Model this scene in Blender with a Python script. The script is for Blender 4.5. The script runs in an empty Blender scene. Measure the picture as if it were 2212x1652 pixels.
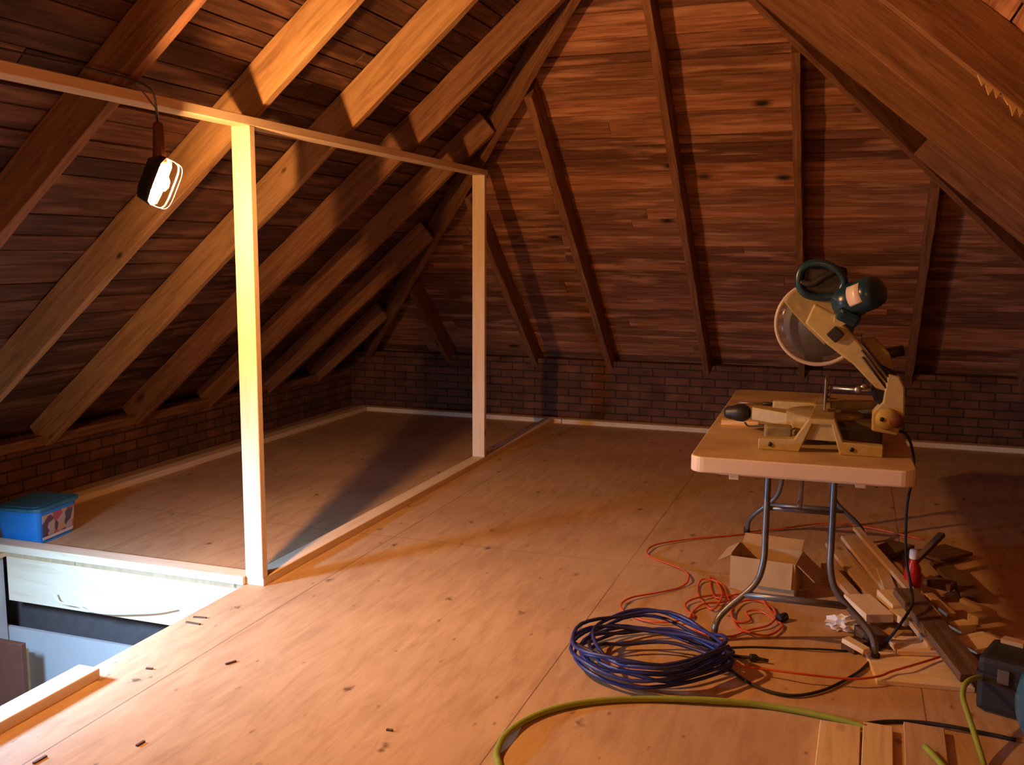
import bpy, bmesh, math, random
from mathutils import Vector, Matrix, Euler
random.seed(7)
C = bpy.context.scene.collection
PI = math.pi

# ------------------------------------------------------------------ camera
W, H, FPX = 2212, 1652, 2093.4
EYE = Vector((0, 0, 1.45))
yaw, pitch, roll = 0.33766, 0.13420, 0.00510
fwd = Vector((-math.sin(yaw)*math.cos(pitch), math.cos(yaw)*math.cos(pitch), -math.sin(pitch)))
r0 = Vector((math.cos(yaw), math.sin(yaw), 0)); u0 = r0.cross(fwd)
rgt = math.cos(roll)*r0 + math.sin(roll)*u0
up = math.cos(roll)*u0 - math.sin(roll)*r0
cam = bpy.data.cameras.new('camera'); cam.sensor_width = 36; cam.lens = FPX/W*36; cam.clip_start = .02
camo = bpy.data.objects.new('camera', cam); C.objects.link(camo)
camo.matrix_world = Matrix(((rgt.x, up.x, -fwd.x, EYE.x), (rgt.y, up.y, -fwd.y, EYE.y), (rgt.z, up.z, -fwd.z, EYE.z), (0, 0, 0, 1)))
bpy.context.scene.camera = camo

def at(px, py, z=0.0):
    """point of the floor plan (height z) seen at a photo pixel"""
    d = (px-W/2)*rgt - (py-H/2)*up + FPX*fwd
    return EYE + d*((z-EYE.z)/d.z)

# ------------------------------------------------------------------ world, light, exposure
world = bpy.data.worlds.new('world'); bpy.context.scene.world = world; world.use_nodes = True
world.node_tree.nodes['Background'].inputs[0].default_value = (.02, .012, .008, 1)
world.node_tree.nodes['Background'].inputs[1].default_value = .3
vs = bpy.context.scene.view_settings
vs.view_transform = 'Standard'; vs.look = 'None'; vs.exposure = 0.0; vs.gamma = 1.0; vs.use_curve_mapping = False
BULB = Vector((-2.26, 2.79, 1.68))
BULB_STRENGTH = 4350.0
BULB_COLOR = (1.0, .47, .165)
# cold light of the fluorescent lantern standing left of the stair opening
def light(name, kind, loc, energy, color, size=.1, target=None, **kw):
    l = bpy.data.lights.new(name, kind); l.energy = energy; l.color = color
    if kind == 'AREA': l.size = size
    else: l.shadow_soft_size = size
    o = bpy.data.objects.new(name, l); C.objects.link(o); o.location = loc
    if target is not None:
        o.rotation_euler = (Vector(target)-Vector(loc)).to_track_quat('-Z', 'Y').to_euler()
    for k, v in kw.items(): setattr(l, k, v)
    return o
light('stairwell_lamp_light', 'AREA', (-3.18, 2.28, .50), 78, (.30, .57, 1.0), .2, (-2.90, 2.56, .0), spread=math.radians(145))
light('fill_behind_camera', 'POINT', (-.9, -.9, 1.55), 62, (1.0, .42, .13), .05)  # added fill lamp near the camera, brightens faces turned this way

# ------------------------------------------------------------------ materials
def mat(name, rough=.7, metal=0.0):
    m = bpy.data.materials.new(name); m.use_nodes = True
    b = m.node_tree.nodes['Principled BSDF']
    b.inputs['Roughness'].default_value = rough; b.inputs['Metallic'].default_value = metal
    return m, m.node_tree.nodes, m.node_tree.links, b
def ramp(n, stops):
    r = n.new('ShaderNodeValToRGB')
    e = r.color_ramp.elements
    while len(e) > 1: e.remove(e[-1])
    e[0].position = stops[0][0]; e[0].color = (*stops[0][1], 1)
    for p, c in stops[1:]:
        x = e.new(p); x.color = (*c, 1)
    return r
def mixc(n, l, fac, a, b, mode='MIX'):
    x = n.new('ShaderNodeMix'); x.data_type = 'RGBA'; x.blend_type = mode
    for s, v in ((0, fac), (6, a), (7, b)):
        if hasattr(v, 'is_output'): l.new(v, x.inputs[s])
        elif isinstance(v, tuple): x.inputs[s].default_value = (*v, 1)
        else: x.inputs[s].default_value = v
    return x.outputs[2]
def plain(name, col, rough=.6, metal=0.0, var=.12, scale=25, trans=0.0, alpha=1.0):
    m, n, l, b = mat(name, rough, metal)
    tc = n.new('ShaderNodeTexCoord'); no = n.new('ShaderNodeTexNoise'); no.inputs['Scale'].default_value = scale
    no.inputs['Detail'].default_value = 5
    l.new(tc.outputs['Object'], no.inputs['Vector'])
    r = ramp(n, [(.3, tuple(c*(1-var) for c in col)), (.7, tuple(min(1, c*(1+var)) for c in col))])
    l.new(no.outputs['Fac'], r.inputs[0]); l.new(r.outputs[0], b.inputs['Base Color'])
    b.inputs['Transmission Weight'].default_value = trans
    b.inputs['Alpha'].default_value = alpha
    return m
def wood(name, dark, mid, light_, knots=.0, knotcol=(.08, .03, .01), rough=.75, stretch=(1.2, 14, 14), bump=.25, attr=False, cbump=0, islands=False):
    """lumber whose grain runs along the object's own X axis"""
    m, n, l, b = mat(name, rough)
    tc = n.new('ShaderNodeTexCoord'); mp = n.new('ShaderNodeMapping'); mp.inputs['Scale'].default_value = stretch
    oi = n.new('ShaderNodeObjectInfo')
    geo = n.new('ShaderNodeNewGeometry')
    add = n.new('ShaderNodeVectorMath'); add.operation = 'ADD'
    sc = n.new('ShaderNodeMath'); sc.operation = 'MULTIPLY'; sc.inputs[1].default_value = 37.0
    if islands:
        l.new(geo.outputs['Random Per Island'], sc.inputs[0])
    else:
        l.new(oi.outputs['Random'], sc.inputs[0])
    l.new(tc.outputs['Object'], add.inputs[0]); l.new(sc.outputs[0], add.inputs[1])
    l.new(add.outputs[0], mp.inputs['Vector'])
    no = n.new('ShaderNodeTexNoise'); no.inputs['Scale'].default_value = 2.4; no.inputs['Detail'].default_value = 8; no.inputs['Roughness'].default_value = .62
    no.inputs['Distortion'].default_value = .5
    l.new(mp.outputs[0], no.inputs['Vector'])
    r = ramp(n, [(.30, dark), (.5, mid), (.72, light_)]); l.new(no.outputs['Fac'], r.inputs[0])
    col = r.outputs[0]
    if islands:
        rr = ramp(n, [(0, (.55, .5, .5)), (.5, (.95, .95, .95)), (1, (1.45, 1.4, 1.3))])
        l.new(geo.outputs['Random Per Island'], rr.inputs[0])
        col = mixc(n, l, 1.0, col, rr.outputs[0], 'MULTIPLY')
        # pale weathered streaks
        n2 = n.new('ShaderNodeTexNoise'); n2.inputs['Scale'].default_value = 1.3; n2.inputs['Detail'].default_value = 6
        mp2 = n.new('ShaderNodeMapping'); mp2.inputs['Scale'].default_value = (1.6, 12, 12)
        l.new(add.outputs[0], mp2.inputs['Vector']); l.new(mp2.outputs[0], n2.inputs['Vector'])
        r2 = ramp(n, [(.52, (0, 0, 0)), (.68, (.75, .75, .75))]); l.new(n2.outputs['Fac'], r2.inputs[0])
        col = mixc(n, l, r2.outputs[0], col, tuple(min(1, c*1.55) for c in light_))
    if knots > 0:
        vo = n.new('ShaderNodeTexVoronoi'); vo.inputs['Scale'].default_value = 1.0
        mk = n.new('ShaderNodeMapping'); mk.inputs['Scale'].default_value = (knots, knots*2.0, knots*2.0)
        l.new(add.outputs[0], mk.inputs['Vector']); l.new(mk.outputs[0], vo.inputs['Vector'])
        rk = ramp(n, [(.03, (1, 1, 1)), (.10, (0, 0, 0))]); l.new(vo.outputs['Distance'], rk.inputs[0])
        col = mixc(n, l, rk.outputs[0], col, knotcol)
    l.new(col, b.inputs['Base Color'])
    if bump:
        bp = n.new('ShaderNodeBump'); bp.inputs['Strength'].default_value = bump; bp.inputs['Distance'].default_value = .01
        l.new(no.outputs['Fac'], bp.inputs['Height']); l.new(bp.outputs[0], b.inputs['Normal'])
    return m

M = {}
M['pine'] = wood('new_pine', (.74, .55, .33), (.84, .66, .43), (.88, .72, .50), knots=2.6, knotcol=(.30, .14, .05), bump=.08)
M['pine2'] = wood('yellow_pine', (.60, .39, .16), (.76, .53, .25), (.84, .62, .33), knots=2.0, knotcol=(.25, .10, .03), bump=.1)
M['pine_dim'] = wood('worn_pine', (.40, .24, .11), (.52, .33, .17), (.62, .42, .24), knots=2.2, bump=.12)
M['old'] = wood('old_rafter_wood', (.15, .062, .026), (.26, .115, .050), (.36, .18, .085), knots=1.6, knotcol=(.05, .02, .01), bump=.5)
M['old_lit'] = wood('old_rafter_wood_lit', (.28, .145, .058), (.46, .26, .105), (.58, .36, .17), knots=3.2, knotcol=(.06, .025, .01), bump=.5)  # same rafter wood made paler; the lamp's light is in the colour
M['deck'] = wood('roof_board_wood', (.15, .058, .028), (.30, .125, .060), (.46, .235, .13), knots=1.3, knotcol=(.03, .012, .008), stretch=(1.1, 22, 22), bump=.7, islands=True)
M['deck_dark_shaded'] = wood('dark_shaded_board_wood', (.055, .023, .012), (.115, .048, .024), (.19, .095, .052), knots=1.3, knotcol=(.03, .012, .008), stretch=(1.1, 22, 22), bump=.7, islands=True)  # left slope: darker old boards, with shade between rafters in the colour
M['scrap_dark_shaded'] = wood('dark_shaded_scrap_wood', (.07, .035, .016), (.13, .065, .03), (.2, .11, .05), bump=.3)  # dark wood; on shadowed boards the shade is in this colour
M['card'] = plain('cardboard', (.50, .32, .14), .85, var=.08, scale=14)
M['cream'] = plain('cream_painted_metal', (.46, .36, .155), .45, var=.1, scale=40)
M['cream_dim'] = plain('darker_cream_metal', (.30, .225, .09), .6, var=.25, scale=30)  # darker, more mottled version of the cream paint
M['black'] = plain('black_plastic', (.018, .016, .016), .45, var=.2)
M['rubber'] = plain('black_rubber', (.022, .02, .02), .65)
M['olive'] = plain('shaded_olive_metal', (.075, .058, .028), .6, var=.3)  # cream casting with the fence's shadow put into its colour
M['teal'] = plain('teal_plastic', (.007, .040, .070), .28, var=.15)
M['tank'] = plain('blue_tank_paint', (.01, .13, .22), .2, var=.12)
M['steel'] = plain('dull_steel', (.42, .40, .37), .38, .9, var=.15)
M['darkblade'] = plain('dull_dark_blade_steel', (.06, .055, .05), .5, .3, var=.3)
M['greytube'] = plain('grey_enamel_tube', (.16, .15, .14), .32, .35, var=.12)
M['blueh'] = plain('blue_cable_rubber', (.028, .034, .145), .4, var=.15, scale=60)
M['orange'] = plain('orange_cable_rubber', (.62, .085, .02), .45, var=.1)
M['green'] = plain('yellow_green_hose', (.30, .36, .045), .35, var=.1)
M['white'] = plain('white_paper', (.80, .76, .70), .8, var=.05)
M['whitecable'] = plain('white_cable_sheath', (.8, .8, .78), .5, var=.03)
M['red'] = plain('red_plastic', (.42, .015, .012), .3, var=.1)
M['label'] = plain('pale_label', (.72, .60, .52), .3, var=.05)
# moulded plastic whose upward faces are darker and browner
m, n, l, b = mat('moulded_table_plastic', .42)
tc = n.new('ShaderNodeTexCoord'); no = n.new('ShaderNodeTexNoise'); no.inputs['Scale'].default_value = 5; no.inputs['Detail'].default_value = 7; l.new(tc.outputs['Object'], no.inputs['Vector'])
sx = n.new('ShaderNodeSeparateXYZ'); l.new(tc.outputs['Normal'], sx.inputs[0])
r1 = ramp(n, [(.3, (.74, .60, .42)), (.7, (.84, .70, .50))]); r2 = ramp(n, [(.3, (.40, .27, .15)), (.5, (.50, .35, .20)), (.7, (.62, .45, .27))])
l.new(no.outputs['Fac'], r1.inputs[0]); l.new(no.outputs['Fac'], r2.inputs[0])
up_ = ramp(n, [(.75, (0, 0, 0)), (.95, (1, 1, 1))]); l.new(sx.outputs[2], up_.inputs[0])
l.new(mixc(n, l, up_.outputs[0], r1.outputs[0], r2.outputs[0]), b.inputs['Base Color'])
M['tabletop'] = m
M['drywall'] = plain('drywall', (.40, .37, .33), .9, var=.06, scale=3)
M['bucket'] = plain('blue_tub_plastic', (.02, .23, .62), .4, var=.06)
M['lid'] = plain('dull_teal_lid_plastic', (.03, .15, .22), .5, var=.15)
M['darkmetal'] = plain('dark_lamp_metal', (.03, .028, .026), .5, .5)
M['dark'] = plain('dark_void', (.10, .07, .06), .9)
M['brownpaint'] = plain('reddish_brown_trim', (.13, .035, .015), .6)
M['mustard'] = plain('mustard_cloth', (.42, .30, .12), .8)
# clear guard plastic
m, n, l, b = mat('clear_guard_plastic', .15); b.inputs['Base Color'].default_value = (.4, .34, .28, 1); b.inputs['Alpha'].default_value = .12
M['clear'] = m
m, n, l, b = mat('guard_rim_plastic', .3); b.inputs['Base Color'].default_value = (.62, .52, .42, 1); b.inputs['Alpha'].default_value = .75
M['rim'] = m
# bulb glass
m, n, l, b = mat('glowing_bulb'); b.inputs['Emission Color'].default_value = (*BULB_COLOR, 1); b.inputs['Emission Strength'].default_value = BULB_STRENGTH
M['bulb'] = m
# picture label on the tub
m, n, l, b = mat('tub_label_print', .5)
tc = n.new('ShaderNodeTexCoord'); vo = n.new('ShaderNodeTexVoronoi'); vo.inputs['Scale'].default_value = 22; l.new(tc.outputs['Object'], vo.inputs['Vector'])
r = ramp(n, [(0, (.12, .06, .08)), (.25, (.45, .10, .10)), (.45, (.55, .32, .18)), (.62, (.10, .08, .12)), (.8, (.5, .35, .3)), (1, (.22, .12, .10))]); r.color_ramp.interpolation = 'CONSTANT'
sp = n.new('ShaderNodeSeparateColor'); l.new(vo.outputs['Color'], sp.inputs[0]); l.new(sp.outputs[0], r.inputs[0]); l.new(r.outputs[0], b.inputs['Base Color'])
M['print'] = m
# bricks
m, n, l, b = mat('old_brick', .9)
tc = n.new('ShaderNodeTexCoord'); br = n.new('ShaderNodeTexBrick')
br.inputs['Scale'].default_value = 1.0; br.inputs['Brick Width'].default_value = .21; br.inputs['Row Height'].default_value = .068; br.inputs['Mortar Size'].default_value = .006
br.inputs['Color1'].default_value = (.20, .085, .042, 1); br.inputs['Color2'].default_value = (.13, .055, .03, 1); br.inputs['Mortar'].default_value = (.05, .03, .022, 1)
l.new(tc.outputs['UV'], br.inputs['Vector'])
no = n.new('ShaderNodeTexNoise'); no.inputs['Scale'].default_value = 6; no.inputs['Detail'].default_value = 6; l.new(tc.outputs['UV'], no.inputs['Vector'])
rr = ramp(n, [(.35, (.6, .6, .6)), (.7, (1.3, 1.25, 1.2))]); l.new(no.outputs['Fac'], rr.inputs[0])
l.new(mixc(n, l, 1.0, br.outputs['Color'], rr.outputs[0], 'MULTIPLY'), b.inputs['Base Color'])
bp = n.new('ShaderNodeBump'); bp.inputs['Strength'].default_value = .6; bp.inputs['Distance'].default_value = .01; l.new(br.outputs['Fac'], bp.inputs['Height']); bp.invert = True; l.new(bp.outputs[0], b.inputs['Normal'])
M['brick'] = m
# plywood floor: seams, knots, scuffs and sawdust
m, n, l, b = mat('plywood_floor', .62)
tc = n.new('ShaderNodeTexCoord')
mp = n.new('ShaderNodeMapping'); mp.inputs['Scale'].default_value = (9, 1.6, 1); l.new(tc.outputs['Object'], mp.inputs['Vector'])
g = n.new('ShaderNodeTexNoise'); g.inputs['Scale'].default_value = 2.2; g.inputs['Detail'].default_value = 9; g.inputs['Roughness'].default_value = .65; g.inputs['Distortion'].default_value = .6
l.new(mp.outputs[0], g.inputs['Vector'])
r = ramp(n, [(.28, (.46, .27, .135)), (.5, (.57, .36, .185)), (.75, (.66, .44, .24))]); l.new(g.outputs['Fac'], r.inputs[0])
col = r.outputs[0]
big = n.new('ShaderNodeTexNoise'); big.inputs['Scale'].default_value = 1.1; big.inputs['Detail'].default_value = 4; l.new(tc.outputs['Object'], big.inputs['Vector'])
rb = ramp(n, [(.35, (.86, .84, .82)), (.65, (1.08, 1.08, 1.06))]); l.new(big.outputs['Fac'], rb.inputs[0])
col = mixc(n, l, 1.0, col, rb.outputs[0], 'MULTIPLY')
def knots(scale, th, colr, ins, off):
    global col
    mk = n.new('ShaderNodeMapping'); mk.inputs['Scale'].default_value = scale; mk.inputs['Location'].default_value = off
    l.new(tc.outputs['Object'], mk.inputs['Vector'])
    v = n.new('ShaderNodeTexVoronoi'); v.inputs['Scale'].default_value = 1; v.voronoi_dimensions = '2D'; l.new(mk.outputs[0], v.inputs['Vector'])
    nn = n.new('ShaderNodeTexNoise'); nn.inputs['Scale'].default_value = 40; l.new(tc.outputs['Object'], nn.inputs['Vector'])
    ma = n.new('ShaderNodeMath'); ma.operation = 'MULTIPLY_ADD'; ma.inputs[1].default_value = .12; l.new(nn.outputs['Fac'], ma.inputs[0]); l.new(v.outputs['Distance'], ma.inputs[2])
    k = ramp(n, [(th+.06, (ins, ins, ins)), (th+.095, (0, 0, 0))]); l.new(ma.outputs[0], k.inputs[0])
    col = mixc(n, l, k.outputs[0], col, colr)
knots((2.2, 1.3, 1), .004, (.12, .05, .018), .85, (0, 0, 0))
knots((4.3, 2.3, 1), -.002, (.14, .06, .025), .7, (3.3, 1.7, 0))
knots((9, 5, 1), -.005, (.24, .12, .06), .4, (7.3, 5.1, 0))
# seams between sheets
sx = n.new('ShaderNodeSeparateXYZ'); l.new(tc.outputs['Object'], sx.inputs[0])
def seam(out, period, off, w=.0022):
    a = n.new('ShaderNodeMath'); a.operation = 'ADD'; a.inputs[1].default_value = off; l.new(out, a.inputs[0])
    p = n.new('ShaderNodeMath'); p.operation = 'PINGPONG'; p.inputs[1].default_value = period/2; l.new(a.outputs[0], p.inputs[0])
    c = n.new('ShaderNodeMath'); c.operation = 'LESS_THAN'; c.inputs[1].default_value = w; l.new(p.outputs[0], c.inputs[0])
    return c.outputs[0]
for o_, pe, of in ((sx.outputs[0], 1.22, 12.2+2.16-1.22), (sx.outputs[1], 2.44, 24.4-1.9)):
    s = seam(o_, pe, of)
    s2 = n.new('ShaderNodeMath'); s2.operation = 'MULTIPLY'; s2.inputs[1].default_value = .75; l.new(s, s2.inputs[0])
    col = mixc(n, l, s2.outputs[0], col, (.10, .05, .02))
# sawdust spilled on the floor in front of the table
dx = n.new('ShaderNodeVectorMath'); dx.operation = 'DISTANCE'; dx.inputs[1].default_value = (-.95, 4.35, 0)
l.new(tc.outputs['Object'], dx.inputs[0])
dn = n.new('ShaderNodeMath'); dn.operation = 'MULTIPLY_ADD'; dn.inputs[1].default_value = 1.1; l.new(big.outputs['Fac'], dn.inputs[0]); l.new(dx.outputs['Value'], dn.inputs[2])
rs = ramp(n, [(.45, (.5, .5, .5)), (.98, (0, 0, 0))]); l.new(dn.outputs[0], rs.inputs[0])
col = mixc(n, l, rs.outputs[0], col, (.68, .48, .26))
l.new(col, b.inputs['Base Color'])
bp = n.new('ShaderNodeBump'); bp.inputs['Strength'].default_value = .12; bp.inputs['Distance'].default_value = .01; l.new(g.outputs['Fac'], bp.inputs['Height']); l.new(bp.outputs[0], b.inputs['Normal'])
M['floor'] = m

# ------------------------------------------------------------------ mesh helpers
class MB:
    def __init__(s): s.bm = bmesh.new()
    def box(s, c, d, rot=(0, 0, 0), bev=0.0):
        mt = Matrix.Translation(Vector(c)) @ Euler(rot).to_matrix().to_4x4() @ Matrix.Diagonal((*d, 1))
        g = bmesh.ops.create_cube(s.bm, size=1, matrix=mt)
        if bev:
            es = list({e for v in g['verts'] for e in v.link_edges})
            bmesh.ops.bevel(s.bm, geom=es, offset=bev, segments=2, affect='EDGES', profile=.6)
        return s
    def prism(s, pts, a, b_):
        """closed outline: pts list of 3D points, extruded by vector b_-a"""
        off = Vector(b_)-Vector(a)
        lo = [s.bm.verts.new(Vector(p)) for p in pts]; hi = [s.bm.verts.new(Vector(p)+off) for p in pts]
        s.bm.faces.new(lo); s.bm.faces.new(list(reversed(hi)))
        k = len(pts)
        for i in range(k): s.bm.faces.new((lo[(i+1) % k], lo[i], hi[i], hi[(i+1) % k]))
        return s
    def tube(s, pts, r, n=8, smooth=6, closed=False, caps=True):
        P = [Vector(p) for p in pts]
        if smooth:
            Q = []; m = len(P); rng = range(m if closed else m-1)
            for i in rng:
                p0 = P[(i-1) % m] if (closed or i > 0) else P[0]*2-P[1]
                p1 = P[i]; p2 = P[(i+1) % m]
                p3 = P[(i+2) % m] if (closed or i+2 < m) else P[-1]*2-P[-2]
                for k in range(smooth):
                    t = k/smooth
                    Q.append(.5*((2*p1)+(p2-p0)*t+(2*p0-5*p1+4*p2-p3)*t*t+(3*p1-p0-3*p2+p3)*t**3))
            if not closed: Q.append(P[-1])
            P = Q
        rings = []; N = len(P); prev = None
        for i, p in enumerate(P):
            if closed: t = P[(i+1) % N]-P[i-1]
            else: t = P[min(i+1, N-1)]-P[max(i-1, 0)]
            if t.length < 1e-9: t = Vector((0, 0, 1))
            t.normalize()
            if prev is None:
                a = t.orthogonal().normalized()
            else:
                a = (prev - t*prev.dot(t))
                a = a.normalized() if a.length > 1e-6 else t.orthogonal().normalized()
            prev = a; bb = t.cross(a)
            rr = r(i/(N-1)) if callable(r) else r
            rings.append([s.bm.verts.new(p+rr*(math.cos(2*PI*k/n)*a+math.sin(2*PI*k/n)*bb)) for k in range(n)])
        for i in range(N if closed else N-1):
            A, B = rings[i], rings[(i+1) % N]
            for k in range(n):
                f = s.bm.faces.new((A[k], A[(k+1) % n], B[(k+1) % n], B[k])); f.smooth = True
        if not closed and caps:
            s.bm.faces.new(list(reversed(rings[0]))); s.bm.faces.new(rings[-1])
        return s
    def lathe(s, prof, o=(0, 0, 0), axis=(0, 0, 1), n=32, arc=1.0, start=None):
        """prof: list of (radius, height along axis)"""
        ax = Vector(axis).normalized(); a = Vector(start).normalized() if start else ax.orthogonal().normalized(); bb = ax.cross(a); o = Vector(o)
        rings = []
        full = arc >= 1
        cnt = n if full else n+1
        for rr, h in prof:
            if rr < 1e-6: rings.append([s.bm.verts.new(o+ax*h)])
            else: rings.append([s.bm.verts.new(o+ax*h+rr*(math.cos(2*PI*arc*k/n)*a+math.sin(2*PI*arc*k/n)*bb)) for k in range(cnt)])
        for i in range(len(rings)-1):
            A, B = rings[i], rings[i+1]
            for k in range(n):
                k2 = (k+1) % n if full else k+1
                if len(A) == 1 and len(B) == 1: continue
                if len(A) == 1: f = s.bm.faces.new((A[0], B[k2], B[k]))
                elif len(B) == 1: f = s.bm.faces.new((A[k], A[k2], B[0]))
                else: f = s.bm.faces.new((A[k], A[k2], B[k2], B[k]))
                f.smooth = True
        return s
    def build(s, name, m, parent=None, bevel=0.0, sub=0, autosmooth=False, loc=None, solid=0.0):
        bmesh.ops.recalc_face_normals(s.bm, faces=s.bm.faces)
        me = bpy.data.meshes.new(name); s.bm.to_mesh(me); s.bm.free()
        o = bpy.data.objects.new(name, me); C.objects.link(o)
        if m: me.materials.append(M[m] if isinstance(m, str) else m)
        if parent: o.parent = parent
        if loc: o.location = loc
        if solid:
            q = o.modifiers.new('solid', 'SOLIDIFY'); q.thickness = solid; q.offset = 0
        if bevel:
            q = o.modifiers.new('bevel', 'BEVEL'); q.width = bevel; q.segments = 2; q.limit_method = 'ANGLE'; q.angle_limit = math.radians(35)
        if sub:
            q = o.modifiers.new('sub', 'SUBSURF'); q.levels = sub; q.render_levels = sub
        return o
def tag(o, label=None, cat=None, group=None, kind=None):
    if label: o['label'] = label
    if cat: o['category'] = cat
    if group: o['group'] = group
    if kind: o['kind'] = kind
    return o
def empty(name, loc, label, cat, group=None, rz=0.0):
    o = bpy.data.objects.new(name, None); C.objects.link(o); o.location = loc; o.rotation_euler = (0, 0, rz); o.empty_display_size = .1
    return tag(o, label, cat, group)
def struct(o): o['kind'] = 'structure'; return o
def frame(p0, p1, upv):
    x = (Vector(p1)-Vector(p0)).normalized(); z = Vector(upv) - x*Vector(upv).dot(x); z.normalize(); y = z.cross(x)
    return Matrix(((x.x, y.x, z.x), (x.y, y.y, z.y), (x.z, y.z, z.z)))
def lumber(name, p0, p1, w, d, upv, m, parent=None, bev=.0025, rough=0.0):
    """board from p0 to p1; w across, d in the upv direction; local X runs along it; p0-p1 is the centre line"""
    p0, p1 = Vector(p0), Vector(p1); L = (p1-p0).length
    bm = bmesh.new(); segs = max(1, int(L/.12)) if rough else 1
    rings = []
    rnd = random.Random(hash((round(p0.x, 2), round(p0.y, 2), round(L, 2))) & 0xffff)
    for i in range(segs+1):
        x = -L/2+L*i/segs
        ring = []
        for sy, sz in ((-1, -1), (1, -1), (1, 1), (-1, 1)):
            j = Vector((0, rnd.uniform(-rough, rough), rnd.uniform(-rough, rough)))
            ring.append(bm.verts.new(Vector((x, sy*w/2, sz*d/2))+j))
        rings.append(ring)
    bm.faces.new(list(reversed(rings[0]))); bm.faces.new(rings[-1])
    for i in range(segs):
        for k in range(4): bm.faces.new((rings[i][k], rings[i][(k+1) % 4], rings[i+1][(k+1) % 4], rings[i+1][k]))
    bmesh.ops.recalc_face_normals(bm, faces=bm.faces)
    me = bpy.data.meshes.new(name); bm.to_mesh(me); bm.free(); me.materials.append(M[m])
    o = bpy.data.objects.new(name, me); C.objects.link(o)
    mw = Matrix.Translation((p0+p1)/2) @ frame(p0, p1, upv).to_4x4()
    if parent: o.parent = parent
    o.matrix_world = mw if not parent else mw
    if bev:
        q = o.modifiers.new('bevel', 'BEVEL'); q.width = bev; q.segments = 1
    return o
def bmesh_obj_uvwall(name, x0, x1, y0, y1, z0, z1, m, uaxis):
    b_ = MB().box(((x0+x1)/2, (y0+y1)/2, (z0+z1)/2), (x1-x0, y1-y0, z1-z0))
    uv = b_.bm.loops.layers.uv.new('uv')
    for f in b_.bm.faces:
        for lp in f.loops:
            c = lp.vert.co; lp[uv].uv = (c[uaxis], c.z)
    return b_.build(name, m)

# ------------------------------------------------------------------ roof planes
T = math.tan(math.radians(40.5)); XL, YF, XR, DK = 4.8, 8.6, 2.65, .222
YB = -2.2
XM = (XR-XL)/2; ZR = T*(XL+XR)/2; YPK = YF-(XL+XR)/2     # ridge and hip peak
WL, WF, WR = -4.45, 8.08, 2.35                            # inner faces of the low brick walls
# floor with the stair opening cut out
OX0, OX1, OY0, OY1 = -3.8, -2.45, .4, 3.46
f_ = MB()
FT = .02
def slab(x0, x1, y0, y1): f_.box(((x0+x1)/2, (y0+y1)/2, -FT/2), (x1-x0, y1-y0, FT))
slab(-5.2, OX0, YB, WF+.3); slab(OX1, 3.2, YB, WF+.3); slab(OX0, OX1, YB, OY0); slab(OX0, OX1, OY1, WF+.3)
struct(f_.build('floor', 'floor'))
struct(bmesh_obj_uvwall('wall_far', -4.9, 2.8, WF, WF+.2, 0, .52, 'brick', 0))
struct(bmesh_obj_uvwall('wall_left', WL-.2, WL, YB, WF, 0, .30, 'brick', 1))
struct(bmesh_obj_uvwall('wall_right', WR, WR+.2, YB, WF, 0, .30, 'brick', 1))
bw = MB().prism([(-5.0, YB, 0), (3.0, YB, 0), (XM, YB, ZR+.4)], (0, 0, 0), (0, -.1, 0)); struct(bw.build('wall_back', 'dark'))
# roof decks of separate boards (board pattern stays inside each deck's mesh); local X along the boards
def deck(name, org, xdir, updir, zmax, ends):
    """boards run along xdir; s measured up the slope; ends(s)->(x0,x1)"""
    nrm = Vector(xdir).cross(Vector(updir)).normalized()
    if nrm.z < 0: nrm = -nrm
    bm = bmesh.new(); s = -.25
    rnd = random.Random(len(name)*13)
    while s < zmax:
        w = rnd.choice((.07, .085, .09, .11, .13)); w = min(w, zmax-s+.01)
        a0, a1 = ends(s); b0, b1 = ends(s+w); x0, x1 = min(a0, b0), max(a1, b1)
        cuts = [x0]; 
        while cuts[-1] < x1-2.2: cuts.append(cuts[-1]+rnd.uniform(1.5, 4.2))
        if x1-cuts[-1] < .3: cuts[-1] = x1
        else: cuts.append(x1)
        for i in range(len(cuts)-1):
            g0, g1 = cuts[i]+.001, min(cuts[i+1], x1)-.001
            t0 = rnd.uniform(-.004, .004); tl = rnd.uniform(-.004, .004)
            vs_ = []
            for (xx, ss, zz) in ((g0, s+.0035, 0), (g1, s+.0035, 0), (g1, s+w-.0035, 0), (g0, s+w-.0035, 0), (g0, s+.003, .02), (g1, s+.003, .02), (g1, s+w-.003, .02), (g0, s+w-.003, .02)):
                vs_.append(bm.verts.new((xx, ss, zz+t0+(tl if ss > s+.01 else -tl))))
            for q in ((0, 3, 2, 1), (4, 5, 6, 7), (0, 1, 5, 4), (1, 2, 6, 5), (2, 3, 7, 6), (3, 0, 4, 7)): bm.faces.new([vs_[k] for k in q])
        s += w
    # backing sheet that closes the gaps
    a0, a1 = ends(-.25); b0, b1 = ends(zmax)
    q = [bm.verts.new((x, y, .026)) for x, y in ((a0, -.25), (a1, -.25), (b1, zmax), (b0, zmax))]; bm.faces.new(q)
    bmesh.ops.recalc_face_normals(bm, faces=bm.faces)
    me = bpy.data.meshes.new(name); bm.to_mesh(me); bm.free(); me.materials.append(M['deck_dark_shaded' if name == 'ceiling_left' else 'deck'])
    o = bpy.data.objects.new(name, me); C.objects.link(o)
    X = Vector(xdir).normalized(); Y = Vector(updir).normalized(); Z = X.cross(Y)
    o.matrix_world = Matrix(((X.x, Y.x, Z.x, org[0]), (X.y, Y.y, Z.y, org[1]), (X.z, Y.z, Z.z, org[2]), (0, 0, 0, 1)))
    return struct(o)
cs, sn = math.cos(math.atan(T)), math.sin(math.atan(T))
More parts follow.
